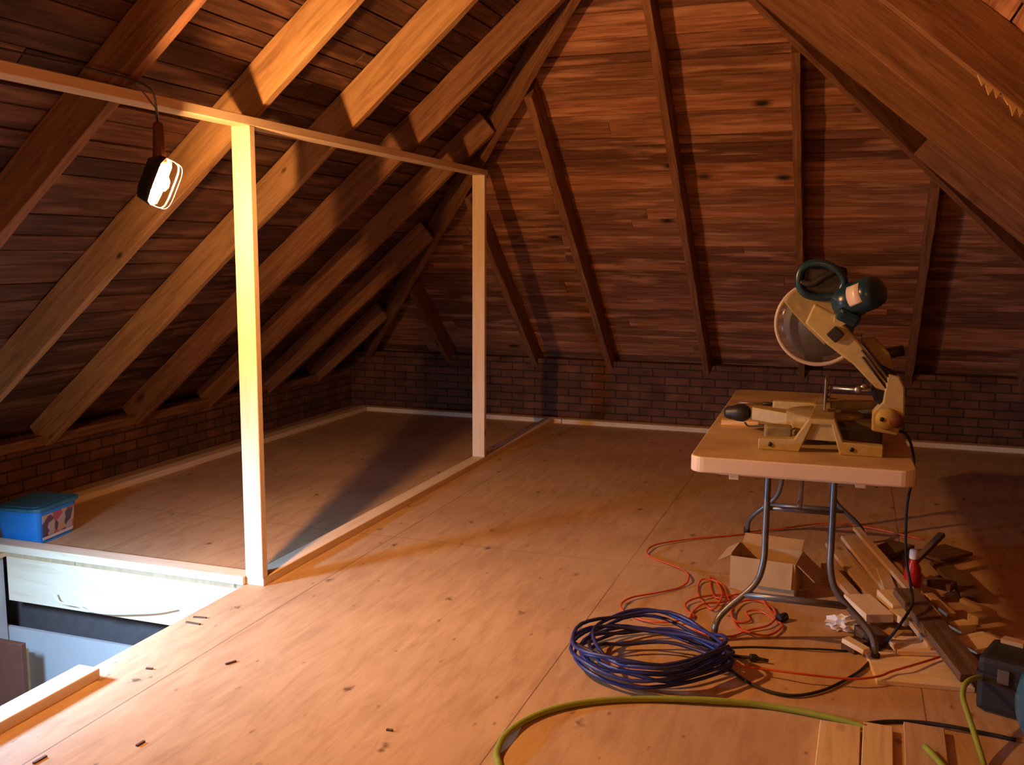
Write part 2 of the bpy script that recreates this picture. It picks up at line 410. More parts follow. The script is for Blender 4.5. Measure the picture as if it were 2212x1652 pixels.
SL = (XL+XR)/2/cs      # slope length eave to ridge
# far deck: org at the right far eave, X to the left
deck('ceiling_far', (XR, YF, DK), (-1, 0, 0), (0, -cs, sn), SL, lambda s: (s*cs-.05, XL+XR-s*cs+.05))
# left deck: X runs along -Y so that Z (X x Y) points up; org at far eave
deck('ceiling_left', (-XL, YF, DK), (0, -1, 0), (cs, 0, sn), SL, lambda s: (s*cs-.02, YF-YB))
deck('ceiling_right', (XR, YB, DK), (0, 1, 0), (-cs, 0, sn), SL, lambda s: (0, YF-YB-s*cs+.02))

# ------------------------------------------------------------------ rafters
RW, RD = .050, .165
def rafter_lr(y, side, m, label, grp, top=None):
    """common or jack rafter of the left (side -1) or right (+1) slope; y is its middle"""
    x0 = WL-.02 if side < 0 else WR+.02
    hipx = None
    reach = (XL+XR)/2 - .02
    if y > YPK: reach = YF-y-.05
    xa = x0; xb = (-XL+reach) if side < 0 else (XR-reach)
    def z(x): return T*((x+XL) if side < 0 else (XR-x))
    nv = Vector((-sn if side < 0 else sn, 0, cs))
    off = nv*(RD/2)
    p0 = Vector((xa, y, z(xa)))+off; p1 = Vector((xb, y, z(xb)))+off
    return tag(lumber('rafter', p0, p1, RW, RD, nv, m, rough=.0025), label, 'rafter', grp)
LY = [1.31+.775*k-.025 for k in range(-4, 9)]
names_left = {
 4: 'old roof rafter on the left slope, brightest lit one above the first new stud',
 5: 'orange-lit old rafter of the left slope, second beyond the first new stud',
 6: 'old left-slope rafter meeting the top plate just before its far stud',
 7: 'short dim jack rafter of the left slope seen between the two new studs',
 8: 'shortest lit jack rafter at the dark far-left roof corner',
}
for k, y in enumerate(LY):
    yy = y+0.03
    i = k-4+3  # 3.64 -> index of the first lit rafter
    n_ = round((yy-3.635)/.775)
    if n_ < -2: continue
    lab = {0: 'brightest orange rafter on the left slope, ending above the first new stud',
           1: 'second lit rafter of the left slope, split pale edge, right of the brightest one',
           2: 'third lit rafter of the left slope, thin orange edge above the new top plate',
           3: 'dim left-slope jack rafter seen through the stud frame, third from the first stud',
           4: 'short dim jack rafter left of the far new stud, near the dark roof corner',
           5: 'shortest jack rafter deep in the dark far left roof corner'}.get(n_)
    if not lab: lab = {-1: 'dark left-slope rafter above the hanging work lamp', -2: 'dark left-slope rafter over the stair opening near the picture edge'}.get(n_, 'unlit left-slope rafter outside the left picture edge')
    rafter_lr(yy, -1, 'old_lit' if n_ in (0, 1) else 'old', lab, 'rafters of the left roof slope')
RY = [4.32-.015-.94*k for k in range(-4, 7)]
for y in RY:
    if y < YB+.1 or y > YF-.4: continue
    n_ = round((4.305-y)/.94)
    if n_ > 2: continue
    lab = {0: 'long rafter of the right slope just in front of the right hip rafter',
           1: 'right-slope rafter with torn pale splinters on its lower edge',
           2: 'right-slope rafter crossing the top right picture corner',
           -1: 'first jack rafter behind the right hip rafter', -2: 'second jack rafter in the dark right roof corner', -3: 'last short jack rafter in the dark right roof corner'}.get(n_, 'right-slope rafter outside the upper right picture edge')
    o = rafter_lr(y, 1, 'old', lab, 'rafters of the right roof slope')
    if n_ == 1:
        # torn splinters hanging from the underside
        for (xs, dz, wd) in ((.335, .010, .014), (.355, .022, .016), (.378, .012, .012), (.41, .006, .02), (.425, .026, .014), (.445, .012, .012), (.53, .010, .016), (.56, .006, .02)):
            z0 = T*(XR-xs)
            MB().prism([(xs-wd, y-.02, z0+T*wd+.004), (xs+wd*.9, y-.02, z0-T*wd*.9+.004), (xs+wd*.1, y-.022, z0-dz-.01)], (0, 0, 0), (0, .012, 0)).build('splinter', 'pine2').parent = o
            s_ = C.objects[-1] if False else None
# re-seat the splinters: they were built in world coordinates
bpy.context.view_layer.update()
for o in list(C.objects):
    if o.parent and o.name.startswith('splinter'):
        o.matrix_parent_inverse = o.parent.matrix_world.inverted(); tag(o, 'pale torn wood splinter')
jl = {0: 'far jack rafter nearest the left hip corner, low and almost lost in the dark', 1: 'far jack rafter seen just right of the far new stud',
      2: 'far jack rafter whose top meets the left hip rafter', 3: 'long far rafter running up to the hip peak, left of the upright-looking one',
      4: 'upright-looking far jack rafter behind the raised saw head', 5: 'far jack rafter right of the saw, meeting the right hip', 6: 'last far jack rafter at the dark right edge'}
for k, x in enumerate((-3.45, -2.62, -1.945, -1.125, -.365, .435, 1.23)):
    xx = x
    reach = min(xx+XL, XR-xx)-.06
    nv = Vector((0, sn, cs)); off = nv*(RD/2)
    ya = WF+.04; yb = YF-reach
    p0 = Vector((xx, ya, T*(YF-ya)))+off; p1 = Vector((xx, yb, T*(YF-yb)))+off
    tag(lumber('rafter', p0, p1, RW, RD, nv, 'old', rough=.003), jl[k], 'rafter', 'jack rafters of the far hip slope')
for side, lab in ((-1, 'left hip rafter rising from the far corner behind the top plate'), (1, 'right hip rafter rising diagonally at the upper right')):
    c0 = Vector((-XL, YF, 0)) if side < 0 else Vector((XR, YF, 0)); d = Vector((1, -1, T)) if side < 0 else Vector((-1, -1, T))
    nv = Vector((-T/2 if side < 0 else T/2, T/2, 1)).normalized()
    p0 = c0+d*.55+nv*.07; p1 = c0+d*((XL+XR)/2)+nv*.07
    tag(lumber('hip_rafter', p0, p1, .05, .16, nv, 'old', rough=.003), lab, 'rafter')
tag(lumber('ridge_board', (XM, YPK+.1, ZR+.05), (XM, YB, ZR+.05), .03, .18, (0, 0, 1), 'old'), 'ridge board at the top of the roof', 'ridge board')
# timber wall plates on the low brick walls
tag(lumber('wall_plate', (WL-.08, YB, .33), (WL-.08, WF, .33), .14, .06, (0, 0, 1), 'old'), 'old timber wall plate under the left rafter ends', 'wall plate')

# ------------------------------------------------------------------ new 2x4 framing
SX = -2.405
def stud(y, lab, z1=1.955):
    return tag(lumber('stud', (SX, y, .038), (SX, y, z1), .089, .038, (0, 1, 0), 'pine'), lab, 'stud')
stud(3.49, 'near new pine stud, blazing white beside the work lamp')
stud(6.17, 'far new pine stud under the end of the top plate')
tag(lumber('top_plate', (SX, 6.21, 1.974), (SX, -1.2, 1.974), .089, .038, (0, 0, 1), 'pine'), 'new pine top plate carried by the two studs', 'top plate')
tag(lumber('bottom_plate', (SX, 3.475, .019), (SX, 7.82, .019), .089, .038, (0, 0, 1), 'pine'), 'new pine bottom plate on the floor running through both studs', 'bottom plate')
tag(lumber('bottom_plate', (SX, 2.50, .019), (SX, -1.0, .019), .089, .038, (0, 0, 1), 'pine'), 'new pine bottom plate with cut end beside the stair opening, lower left', 'bottom plate')
tag(lumber('bottom_plate', (-4.15, 3.50, .019), (-2.452, 3.50, .019), .089, .038, (0, 0, 1), 'pine'), 'blue-white lit bottom plate along the front of the stair opening', 'bottom plate')
tag(lumber('bottom_plate', (-4.2, 3.55, .019), (-4.2, 7.9, .019), .089, .038, (0, 0, 1), 'pine'), 'dim orange bottom plate along the left eave', 'bottom plate')
tag(lumber('bottom_plate', (-4.15, 7.86, .019), (-2.30, 7.86, .019), .089, .038, (0, 0, 1), 'pine'), 'pale bottom plate at the far wall, left piece behind the far stud', 'bottom plate')
tag(lumber('bottom_plate', (-2.295, 7.865, .019), (2.2, 7.865, .019), .089, .038, (0, 0, 1), 'pine'), 'long pale bottom plate at the far wall, right piece passing behind the table', 'bottom plate')
# stair opening: header joist, side joist, drywall below
tag(lumber('header_joist', (OX0, OY1+.019, -.13), (OX1, OY1+.019, -.13), .038, .22, (0, 0, 1), 'pine'), 'blue-white lit header joist below the front bottom plate', 'joist')
tag(lumber('side_joist', (OX1+.019, OY0, -.13), (OX1+.019, OY1, -.13), .038, .22, (0, 0, 1), 'pine'), 'joist along the right side of the stair opening', 'joist')
struct(MB().box(((OX0+OX1)/2, OY1+.02, -1.36), (OX1-OX0+.4, .02, 1.96)).build('wall_stair_far', 'drywall'))
struct(MB().box((OX1+.03, (OY0+OY1)/2, -1.36), (.02, OY1-OY0, 1.96)).build('wall_stair_right', 'drywall'))
struct(MB().box((OX0-.03, (OY0+OY1)/2, -1.17), (.02, OY1-OY0, 2.3)).build('wall_stair_left', 'drywall'))
struct(MB().box(((OX0+OX1)/2, OY0, -1.17), (OX1-OX0+.4, .02, 2.3)).build('wall_stair_near', 'drywall'))
struct(MB().box(((OX0+OX1)/2, (OY0+OY1)/2, -2.36), (OX1-OX0+.4, OY1-OY0+.4, .04)).build('floor_lower', 'dark'))
struct(MB().box(((OX0+OX1)/2, OY1+.16, -.3), (OX1-OX0+.4, .02, .3)).build('gap_shade_panel', 'dark'))  # dark panel behind the joist gap; the gap's shade is its colour
cable = MB().tube([at(118, 1290, -.2)+Vector((0, 0, 0)), at(135, 1306, -.225), at(165, 1310, -.24), at(200, 1322, -.25), at(250, 1328, -.26), at(300, 1326, -.255), at(345, 1322, -.25)], .005)
# bring the cable to the face of the opening
def onface(px, py, y):
    d = (px-W/2)*rgt - (py-H/2)*up + FPX*fwd
    return EYE + d*(y/d.y)
cable.bm.free()
tag(MB().tube([onface(x_, y_, 3.425) for x_, y_ in ((116, 1282), (124, 1297), (140, 1304), (168, 1309), (188, 1318), (230, 1325), (280, 1325), (330, 1322), (372, 1314))], .0045).build('white_cable', 'whitecable'), 'loose white cable sagging under the header joist', 'cable')
tag(lumber('door_trim', onface(22, 1385, 3.30), onface(22, 1385, 3.30)-Vector((0, 0, 1.2)), .16, .03, (0, -1, 0), 'brownpaint'), 'reddish brown upright trim down in the stairwell at the left edge', 'trim')
tag(lumber('door_trim', onface(36, 1398, 3.40)+Vector((.03, 0, 0)), onface(36, 1398, 3.40)-Vector((-.03, 0, 1.2)), .06, .03, (0, -1, 0), 'mustard'), 'mustard coloured strip beside the brown trim in the stairwell', 'trim')

# ------------------------------------------------------------------ hanging work lamp (the light of the room)
lamp = empty('work_lamp', BULB, 'caged work lamp with added half reflector hanging at the top plate beside the near stud', 'lamp')
nax = Vector((.86, .34, -.38)).normalized()
MB().lathe([(0, -.032), (.014, -.03), (.026, -.018), (.031, 0), (.027, .018), (.016, .036), (.013, .05)], n=20).build('bulb', 'bulb', lamp)
MB().lathe([(0, .048), (.02, .05), (.024, .07), (.02, .11), (.017, .19), (.012, .2), (0, .2)], n=20).build('handle', 'brownpaint', lamp)
shell = MB(); ax = Vector((.25, .15, 1)).normalized(); ax = (ax-nax*ax.dot(nax)).normalized(); st = nax.cross(ax)
shell.lathe([(.012, -.085), (.052, -.075), (.062, -.04), (.062, .06), (.03, .085)], axis=ax, n=20, arc=.5, start=-st)
sh = shell.build('shield', 'darkmetal', lamp, solid=.0015)  # half shell added to keep lamp light off the left roof
cg = MB()
for k in range(4):
    a = math.radians(30+k*40)
    dd = st*math.cos(a) + ax.cross(st)*math.sin(a)
    cg.tube([ax*-.085, dd*.05-ax*.075, dd*.058, dd*.05+ax*.07, ax*.085], .0012, n=5)
cg.build('wire_cage', 'steel', lamp)
hk = MB().tube([(0, 0, .2), (0, 0, .235), (-.02, 0, .262), (-.055, 0, .30), (-.09, 0, .322), (-.13, 0, .322)], .003); hk.build('hook', 'steel', lamp)
MB().tube([(0, 0, .2), (.02, -.06, .3), (-.05, -.2, .335), (-.08, -.5, .34), (-.12, -1.2, .338)], .004).build('lamp_cord', 'rubber', lamp)

# stand lamp in the stairwell beyond the left picture edge (source of the cold light)
lan = empty('stand_lamp', (-3.24, 2.23, -2.26), 'cold white work lamp on a stand rising out of the stairwell', 'lamp')
MB().lathe([(0, 0), (.07, 0), (.07, .03), (.05, .05), (0, .05)]).build('base', 'black', lan)
MB().lathe([(.012, .05), (.012, 2.7), (0, 2.7)]).build('pole', 'black', lan)
MB().box((.0, 0, 2.76), (.03, .24, .24), rot=(0, 0, .6)).build('housing', 'black', lan)

# ------------------------------------------------------------------ folding table
TX, TY, TR = -.165, 4.30, math.radians(1.2)
tb = empty('folding_table', (TX, TY, 0), 'long off-white plastic folding table carrying the mitre saw', 'table', rz=TR)
TW, TL, TZ = .752, 1.80, .735
t_ = MB(); o_ = []
R_ = .05
for cx, cy, a0 in ((TW/2-R_, TL/2-R_, 0), (-TW/2+R_, TL/2-R_, 90), (-TW/2+R_, -TL/2+R_, 180), (TW/2-R_, -TL/2+R_, 270)):
    for k in range(7):
        a = math.radians(a0+15*k); o_.append((cx+R_*math.cos(a), cy+R_*math.sin(a), TZ-.058))
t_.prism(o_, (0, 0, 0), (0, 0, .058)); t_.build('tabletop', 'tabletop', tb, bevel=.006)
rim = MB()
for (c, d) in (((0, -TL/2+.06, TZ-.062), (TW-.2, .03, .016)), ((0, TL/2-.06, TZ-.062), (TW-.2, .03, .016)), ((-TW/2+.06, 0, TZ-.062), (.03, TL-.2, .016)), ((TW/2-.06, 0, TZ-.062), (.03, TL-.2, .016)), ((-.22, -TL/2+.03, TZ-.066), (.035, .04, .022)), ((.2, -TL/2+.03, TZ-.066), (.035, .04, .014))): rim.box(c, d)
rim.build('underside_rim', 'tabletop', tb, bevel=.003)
for sy in (-1, 1):
    yt = sy*.60; yb = sy*.78
    # each leg: straight down, bows outward, stands on the floor
    for sx in (-1, 1):
        P = [(sx*.118-.0, yt, TZ-.055), (sx*.118, yt+sy*.02, .60), (sx*.118, yt+sy*.05, .40), (sx*.120, yt+sy*.07, .30), (sx*.148, yt+sy*.085, .215), (sx*.238, yt+sy*.11, .125), (sx*.276, yt+sy*.13, .075), (sx*.286, yt+sy*.15, .012)]
        lg = MB().tube(P, .0125, n=10, smooth=5).build('leg', 'greytube', tb)
        MB().lathe([(0, 0), (.016, 0), (.016, .03), (.013, .032)], o=(sx*.286, yt+sy*.15, 0), n=12).build('rubber_foot', 'rubber', lg)
    MB().tube([(-.185, yt+sy*.094, .175), (.185, yt+sy*.094, .175)], .014, smooth=0).build('crossbar', 'greytube', tb)
    MB().tube([(-.33, yt, TZ-.058), (.33, yt, TZ-.058)], .011, smooth=0).build('hinge_bar', 'greytube', tb)
    MB().tube([(0, sy*.1, TZ-.065), (0, yt+sy*.02, .50)], .009, smooth=0).build('brace', 'steel', tb)
    MB().tube([(-.125, yt+sy*.03, .50), (.125, yt+sy*.03, .50)], .009, smooth=0).build('crossbar', 'greytube', tb)

# ------------------------------------------------------------------ mitre saw
sw = empty('mitre_saw', (0, 0, 0), 'raised-head mitre saw with cream body and teal motor on the table', 'mitre saw')
Z0 = TZ
YS = 3.60
# near end foot: two flanges and a raised arch with a dark slot
ft = MB()
ft.prism([(-.305, YS, Z0), (-.160, YS, Z0), (-.118, YS, Z0+.105), (-.052, YS, Z0+.105), (-.020, YS, Z0), (.125, YS, Z0-.0), (.125, YS, Z0+.040), (-.010, YS, Z0+.047), (-.040, YS, Z0+.125), (-.130, YS, Z0+.125), (-.178, YS, Z0+.047), (-.305, YS, Z0+.040)], (0, 0, 0), (0, .05, 0))
ft.build('near_foot', 'cream', sw, bevel=.004)
ff = MB().prism([(-.150, YS+.012, Z0+.046), (-.030, YS+.012, Z0+.046), (-.052, YS+.012, Z0+.106), (-.118, YS+.012, Z0+.106)], (0, 0, 0), (0, .03, 0)).build('foot_web', 'cream', sw)
for x in (-.262, .02):
    MB().lathe([(0, -.004), (.008, -.004), (.008, .002), (0, .002)], o=(x, YS-.0005, Z0+.022), axis=(0, 1, 0), n=14).build('bolt_hole', 'black', sw)
# bed under the fence running away from the camera
bd = MB().box((-.085, YS+.14, Z0+.098), (.085, .24, .055), bev=.006).box((-.085, YS+.46, Z0+.098), (.085, .20, .055), bev=.006); bd.build('bed', 'cream_dim', sw)
MB().box((-.085, YS+.585, Z0+.05), (.43, .05, .10), bev=.008).build('far_foot', 'cream', sw)
# round turntable and its arm toward the left with the locking knob
MB().lathe([(0, .02), (.135, .02), (.145, .035), (.145, .10), (.135, .108), (0, .108)], o=(-.085, YS+.30, Z0), n=40).build('turntable', 'cream_dim', sw)
ar = MB().prism([(-.20, YS+.25, Z0+.045), (-.36, YS+.31, Z0+.055), (-.36, YS+.37, Z0+.055), (-.20, YS+.36, Z0+.045)], (0, 0, 0), (0, 0, .052)); ar.build('turntable_arm', 'cream', sw, bevel=.005)
kb = MB().lathe([(0, 0), (.020, .0), (.026, .012), (.028, .03), (.034, .05), (.036, .075), (.028, .092), (.02, .10)], o=(-.470, YS+.355, Z0+.072), axis=(1, -.12, .06), n=20); kb.build('locking_knob', 'black', sw)
MB().tube([(-.385, YS+.30, Z0+.045), (-.36, YS+.26, Z0+.038), (-.27, YS+.20, Z0+.06), (-.21, YS+.18, Z0+.065)], .0035).build('lock_lever', 'black', sw)
MB().box((-.245, YS+.14, Z0+.045), (.10, .06, .05), rot=(0, 0, .15), bev=.008).build('bevel_stop', 'cream_dim', sw)
# fence seen edge-on
MB().box((-.083, YS+.23, Z0+.19), (.006, .12, .12)).build('fence', 'steel', sw, bevel=.002)
MB().box((-.083, YS+.50, Z0+.17), (.006, .16, .09)).build('fence', 'steel', sw, bevel=.002)
for z_ in (.165, .185, .21): MB().lathe([(0, 0), (.010, 0), (.010, .012), (0, .014)], o=(-.078, YS+.22, Z0+z_), axis=(1, 0, 0), n=14).build('fence_screw', 'steel', sw)
# rear casting with rails behind the fence
MB().box((.03, YS+.27, Z0+.055), (.19, .24, .085), bev=.012).build('rear_casting', 'olive', sw)
MB().box((.03, YS+.31, Z0+.14), (.19, .05, .03), rot=(0, -.04, 0), bev=.006).build('rear_arm', 'cream_dim', sw)
MB().tube([(-.06, YS+.42, Z0+.185), (.16, YS+.40, Z0+.18)], .008, smooth=0).build('rail', 'steel', sw)
# hinge bracket
br_ = MB().prism([(.085, YS+.13, Z0+.07), (.175, YS+.13, Z0+.06), (.195, YS+.13, Z0+.14), (.190, YS+.13, Z0+.235), (.170, YS+.13, Z0+.275), (.130, YS+.13, Z0+.285), (.118, YS+.13, Z0+.18), (.085, YS+.13, Z0+.14)], (0, 0, 0), (0, .07, 0)); br_.build('hinge_bracket', 'cream', sw, bevel=.006)
MB().lathe([(0, -.01), (.034, -.01), (.040, 0), (.040, .02), (0, .02)], o=(.135, YS+.12, Z0+.12), axis=(0, 1, 0), n=28).build('pivot_disc', 'cream', sw)
MB().lathe([(0, -.006), (.008, -.006), (.008, .0), (0, .0)], o=(.118, YS+.112, Z0+.12), axis=(0, 1, 0), n=12).build('pivot_hole', 'black', sw)
MB().lathe([(0, -.012), (.024, -.012), (.026, 0), (0, 0)], o=(.168, YS+.118, Z0+.115), axis=(0, 1, 0), n=18).build('bevel_knob', 'brownpaint', sw)
# raised head; plane of the blade is the x-z plane
YH = YS+.17
GC = Vector((-.118, YH, 1.192)); GR = .152
head_d = Vector((.262, 0, -.245)).normalized()
hn = Vector((head_d.z*-1, 0, head_d.x))
A0 = Vector((-.165, YH-.02, 1.265)); 
def hp(s_, t__, y_=0.0): return Vector((-.17, YH+y_, 1.262)) + head_d*s_ + hn*t__
bl = MB().lathe([(0, -.0012), (.127, -.0012), (.127, .0012), (0, .0012)], o=GC+Vector((0, .02, 0)), axis=(0, 1, 0), n=60); bl.build('blade', 'darkblade', sw)
MB().lathe([(0, -.02), (.10, -.02), (GR-.008, -.016), (GR-.004, .0)], o=GC, axis=(0, 1, 0), n=60).build('lower_guard', 'clear', sw)
MB().tube([GC+Vector((GR*math.cos(a), -.012, GR*math.sin(a))) for a in [math.radians(118+k*7.5) for k in range(28)]], .0075, n=8, smooth=2).build('guard_rim', 'rim', sw)
# upper guard: cream shroud along the upper right of the blade
ug = []
for k in range(11):
    a = math.radians(148-k*9); ug.append(GC+Vector((.150*math.cos(a), -.03, .150*math.sin(a))))
ug += [hp(.12, .02, -.03), hp(.16, -.055, -.03), hp(.06, -.055, -.03), GC+Vector((-.10, -.03, .045))]
MB().prism([tuple(p) for p in ug], (0, 0, 0), (0, .055, 0)).build('upper_guard', 'cream_dim', sw, bevel=.006)
arm = MB().prism([tuple(hp(*q, -.035)) for q in ((.02, .028), (.10, .050), (.17, .045), (.30, .030), (.40, .022), (.43, -.02), (.40, -.040), (.28, -.034), (.16, -.048), (.05, -.048))], (0, 0, 0), (0, .055, 0)); arm.build('head_arm', 'cream', sw, bevel=.008)
MB().prism([tuple(hp(*q, -.05)) for q in ((.10, .050), (.12, .085), (.16, .075), (.15, .035), (.12, .025))], (0, 0, 0), (0, .03, 0)).build('arm_bracket', 'cream', sw, bevel=.003)
MB().box(hp(.155, .0, -.045), (.045, .02, .045), rot=(0, .75, 0), bev=.005).build('arm_recess', 'black', sw)
sp_ = MB().prism([tuple(hp(*q, -.0)) for q in ((.23, .045), (.26, .085), (.34, .082), (.40, .05), (.38, .018), (.28, .022))], (0, 0, 0), (0, .06, 0)); sp_.build('spring_housing', 'cream_dim', sw, bevel=.01)
for k in range(3):
    a, b2 = hp(.24+k*.02, .04-k*.016, -.04), hp(.43, .018-k*.016, -.035)
    MB().tube([a, b2], .004, smooth=0).build('linkage_rod', 'black', sw)
MB().prism([tuple(hp(*q, -.03)) for q in ((.34, .03), (.40, .05), (.50, -.01), (.49, -.07), (.42, -.075), (.37, -.045))], (0, 0, 0), (0, .07, 0)).build('hinge_casting', 'darkmetal', sw, bevel=.01)
MB().lathe([(0, -.012), (.012, -.012), (.014, 0), (0, .004)], o=hp(.355, -.085, -.05), axis=(0, 1, 0), n=16).build('lock_pin', 'steel', sw)
MB().lathe([(0, 0), (.0105, .0), (.012, .012), (.0, .02)], o=hp(.362, -.065, -.055), axis=(0, 1, 0), n=12).build('lock_pin', 'steel', sw)
# motor
mo = Vector((-.012, YH-.03, 1.278)); md = Vector((.70, -.62, .34)).normalized()
MB().lathe([(0, -.04), (.055, -.04), (.064, -.03), (.064, .03), (.060, .035), (.060, .10), (.052, .125), (.030, .135), (0, .135)], o=mo, axis=md, n=36).build('motor_housing', 'teal', sw)
MB().box(mo+Vector((-.004, -.028, -.052)), (.085, .07, .05), rot=(.25, .42, .2), bev=.015).build('gear_cover', 'teal', sw)
# shiny motor label wrapped on the housing
uq = Vector((-.05, -1, .05)); uq = (uq-md*uq.dot(md)).normalized(); vq = md.cross(uq)
lb = MB().lathe([(.0618, .040), (.0618, .098)], o=mo, axis=md, n=12, arc=.20, start=uq*math.cos(.9)-vq*math.sin(.9))
lb.build('motor_label', 'label', sw, solid=.0008)
# D handle
D0 = Vector((-.135, YH-.045, 1.345))
hd = [D0+Vector(p) for p in ((-.058, 0, .010), (-.050, 0, .045), (-.015, -.005, .068), (.035, -.01, .066), (.080, -.01, .040), (.100, 0, .0), (.075, .005, -.045), (.020, .005, -.055), (-.03, .0, -.045), (-.052, 0, -.02))]
MB().tube(hd, .0145, n=10, smooth=5, closed=True).build('handle', 'teal', sw)
MB().tube([D0+Vector((-.052, 0, .0)), D0+Vector((-.01, -.008, -.005)), D0+Vector((.03, -.01, .02)), D0+Vector((.075, -.005, .045))], .013, n=10).build('trigger_grip', 'black', sw)
MB().box(D0+Vector((.03, .012, .005)), (.15, .02, .115), rot=(0, .1, 0), bev=.02).build('handle_web', 'black', sw)
# dust spout
MB().tube([hp(.33, .06, .05), hp(.37, .12, .06)], .02, n=12, smooth=0).build('dust_spout', 'black', sw)

# black power cord of the saw, from the table down to the floor and round to the blue coil
pts = [Vector((.17, 4.05, TZ+.03)), Vector((.225, 4.0, TZ+.012)), Vector((.252, 3.98, TZ-.10)), Vector((.235, 3.96, .48)), Vector((.24, 3.94, .30)), Vector((.262, 3.90, .18)), Vector((.262, 3.80, .14)), Vector((.20, 3.66, .08))]
for x_, y_ in ((1905, 1395), (1868, 1440), (1830, 1466), (1780, 1490), (1720, 1502), (1665, 1494), (1610, 1470), (1565, 1436), (1540, 1418)): pts.append(at(x_, y_, .008))
tag(MB().tube(pts, .0055, n=8).build('power_cord', 'rubber'), 'black saw cord dropping behind the table and curving across the floor', 'cord')

# things on the table
o = MB().box((0, 0, .011), (.15, .045, .022), bev=.002).build('wood_offcut', 'pine2'); o.location = at(1598, 918, TZ); o.rotation_euler = (0, 0, .10)
tag(o, 'orange-toned wood offcut on the table behind the black saw knob', 'offcut')
p = at(1645, 876, TZ)
sd = empty('screwdriver', p+Vector((0, 0, .010)), 'thin screwdriver with a dark handle lying on the far table half', 'screwdriver', rz=.05)
MB().lathe([(0, 0), (.008, .004), (.009, .04), (.006, .055), (0, .056)], o=(.0, 0, 0), axis=(1, 0, 0), n=14).build('handle', 'black', sd)
MB().tube([(0, 0, 0), (-.11, 0, 0)], .0028, smooth=0).build('shaft', 'steel', sd)

# ------------------------------------------------------------------ cardboard box under the table
bx = empty('cardboard_box', (-.30, 4.22, 0), 'open cardboard box under the near end of the table', 'box', rz=-.10)
bw_, bd_, bh = .27, .20, .155
wl = MB()
wl.box((0, 0, .003), (bw_, bd_, .005)); wl.box((0, -bd_/2, bh/2), (bw_, .005, bh)); wl.box((0, bd_/2, bh/2), (bw_, .005, bh)); wl.box((-bw_/2, 0, bh/2), (.005, bd_, bh)); wl.box((bw_/2, 0, bh/2), (.005, bd_, bh))
wl.build('walls', 'card', bx)
MB().box((-bw_/2-.028, 0, bh-.01), (.065, bd_*.95, .004), rot=(0, -.55, 0)).build('flap', 'card', bx)
MB().box((.0, bd_/2+.034, bh+.014), (bw_*.96, .004, .075), rot=(-1.15, 0, 0)).build('flap', 'card', bx)
MB().box((.045, -bd_/2-.012, bh-.055), (.16, .004, .11), rot=(-.18, 0, 0)).build('flap', 'card', bx)
MB().box((bw_/2+.04, 0, bh-.035), (.004, bd_*.95, .105), rot=(0, -.85, 0)).build('flap', 'card', bx)

# ------------------------------------------------------------------ coiled blue cable
def coil_pts():
    rnd = random.Random(3); P = []
    cx, cy = -.605, 3.235
    turns = 9
    for k in range(turns*18):
        a = 2*PI*k/18; t = k/18
        ph = t*1.9
        rx = .255+.03*math.sin(t*2.3)+rnd.uniform(-.003, .003); ry = .21+.07*math.sin(t*1.7+1)+rnd.uniform(-.004, .004)
        x = rx*math.cos(a); y = ry*math.sin(a)
        # strands gather in a tied bundle at the right end
        g = max(0, math.cos(a))**2
        y *= (1-.62*g)
        y += .035*math.sin(ph)*(1-g); x += .012*math.cos(ph*1.3)
        zz = .012+.010*(t) + .018*abs(math.sin(2*a+t))*(1-g) + .03*g*((t*.37) % 1)
        P.append((cx+x*math.cos(.16)-y*math.sin(.16), cy+x*math.sin(.16)+y*math.cos(.16), zz))
    return P
cl = empty('cable_coil', (-.605, 3.235, 0), 'coil of thick blue cable on the floor by the near table leg', 'cable')
c_ = MB().tube([Vector(p)-Vector((-.605, 3.235, 0)) for p in coil_pts()], .0068, n=8, smooth=2).build('coiled_cable', 'blueh', cl)
e_ = at(1552, 1432, .03)-Vector((-.605, 3.235, 0))
MB().tube([e_+Vector((-.035, -.035, .0)), e_+Vector((-.02, .03, .028)), e_+Vector((.015, .03, .02)), e_+Vector((.01, -.03, -.012))], .009, n=8).build('tie', 'black', cl)
base_ = Vector((-.605, 3.235, 0))
MB().tube([e_, at(1580, 1418, .01)-base_, at(1605, 1419, .01)-base_, at(1622, 1420, .012)-base_], .006, n=8).build('cable_end', 'rubber', cl)
MB().tube([at(1620, 1420, .014)-base_, at(1632, 1421, .014)-base_, at(1660, 1427, .012)-base_], lambda t: .014 if t < .55 else .006, n=10, smooth=3).build('plug', 'black', cl)

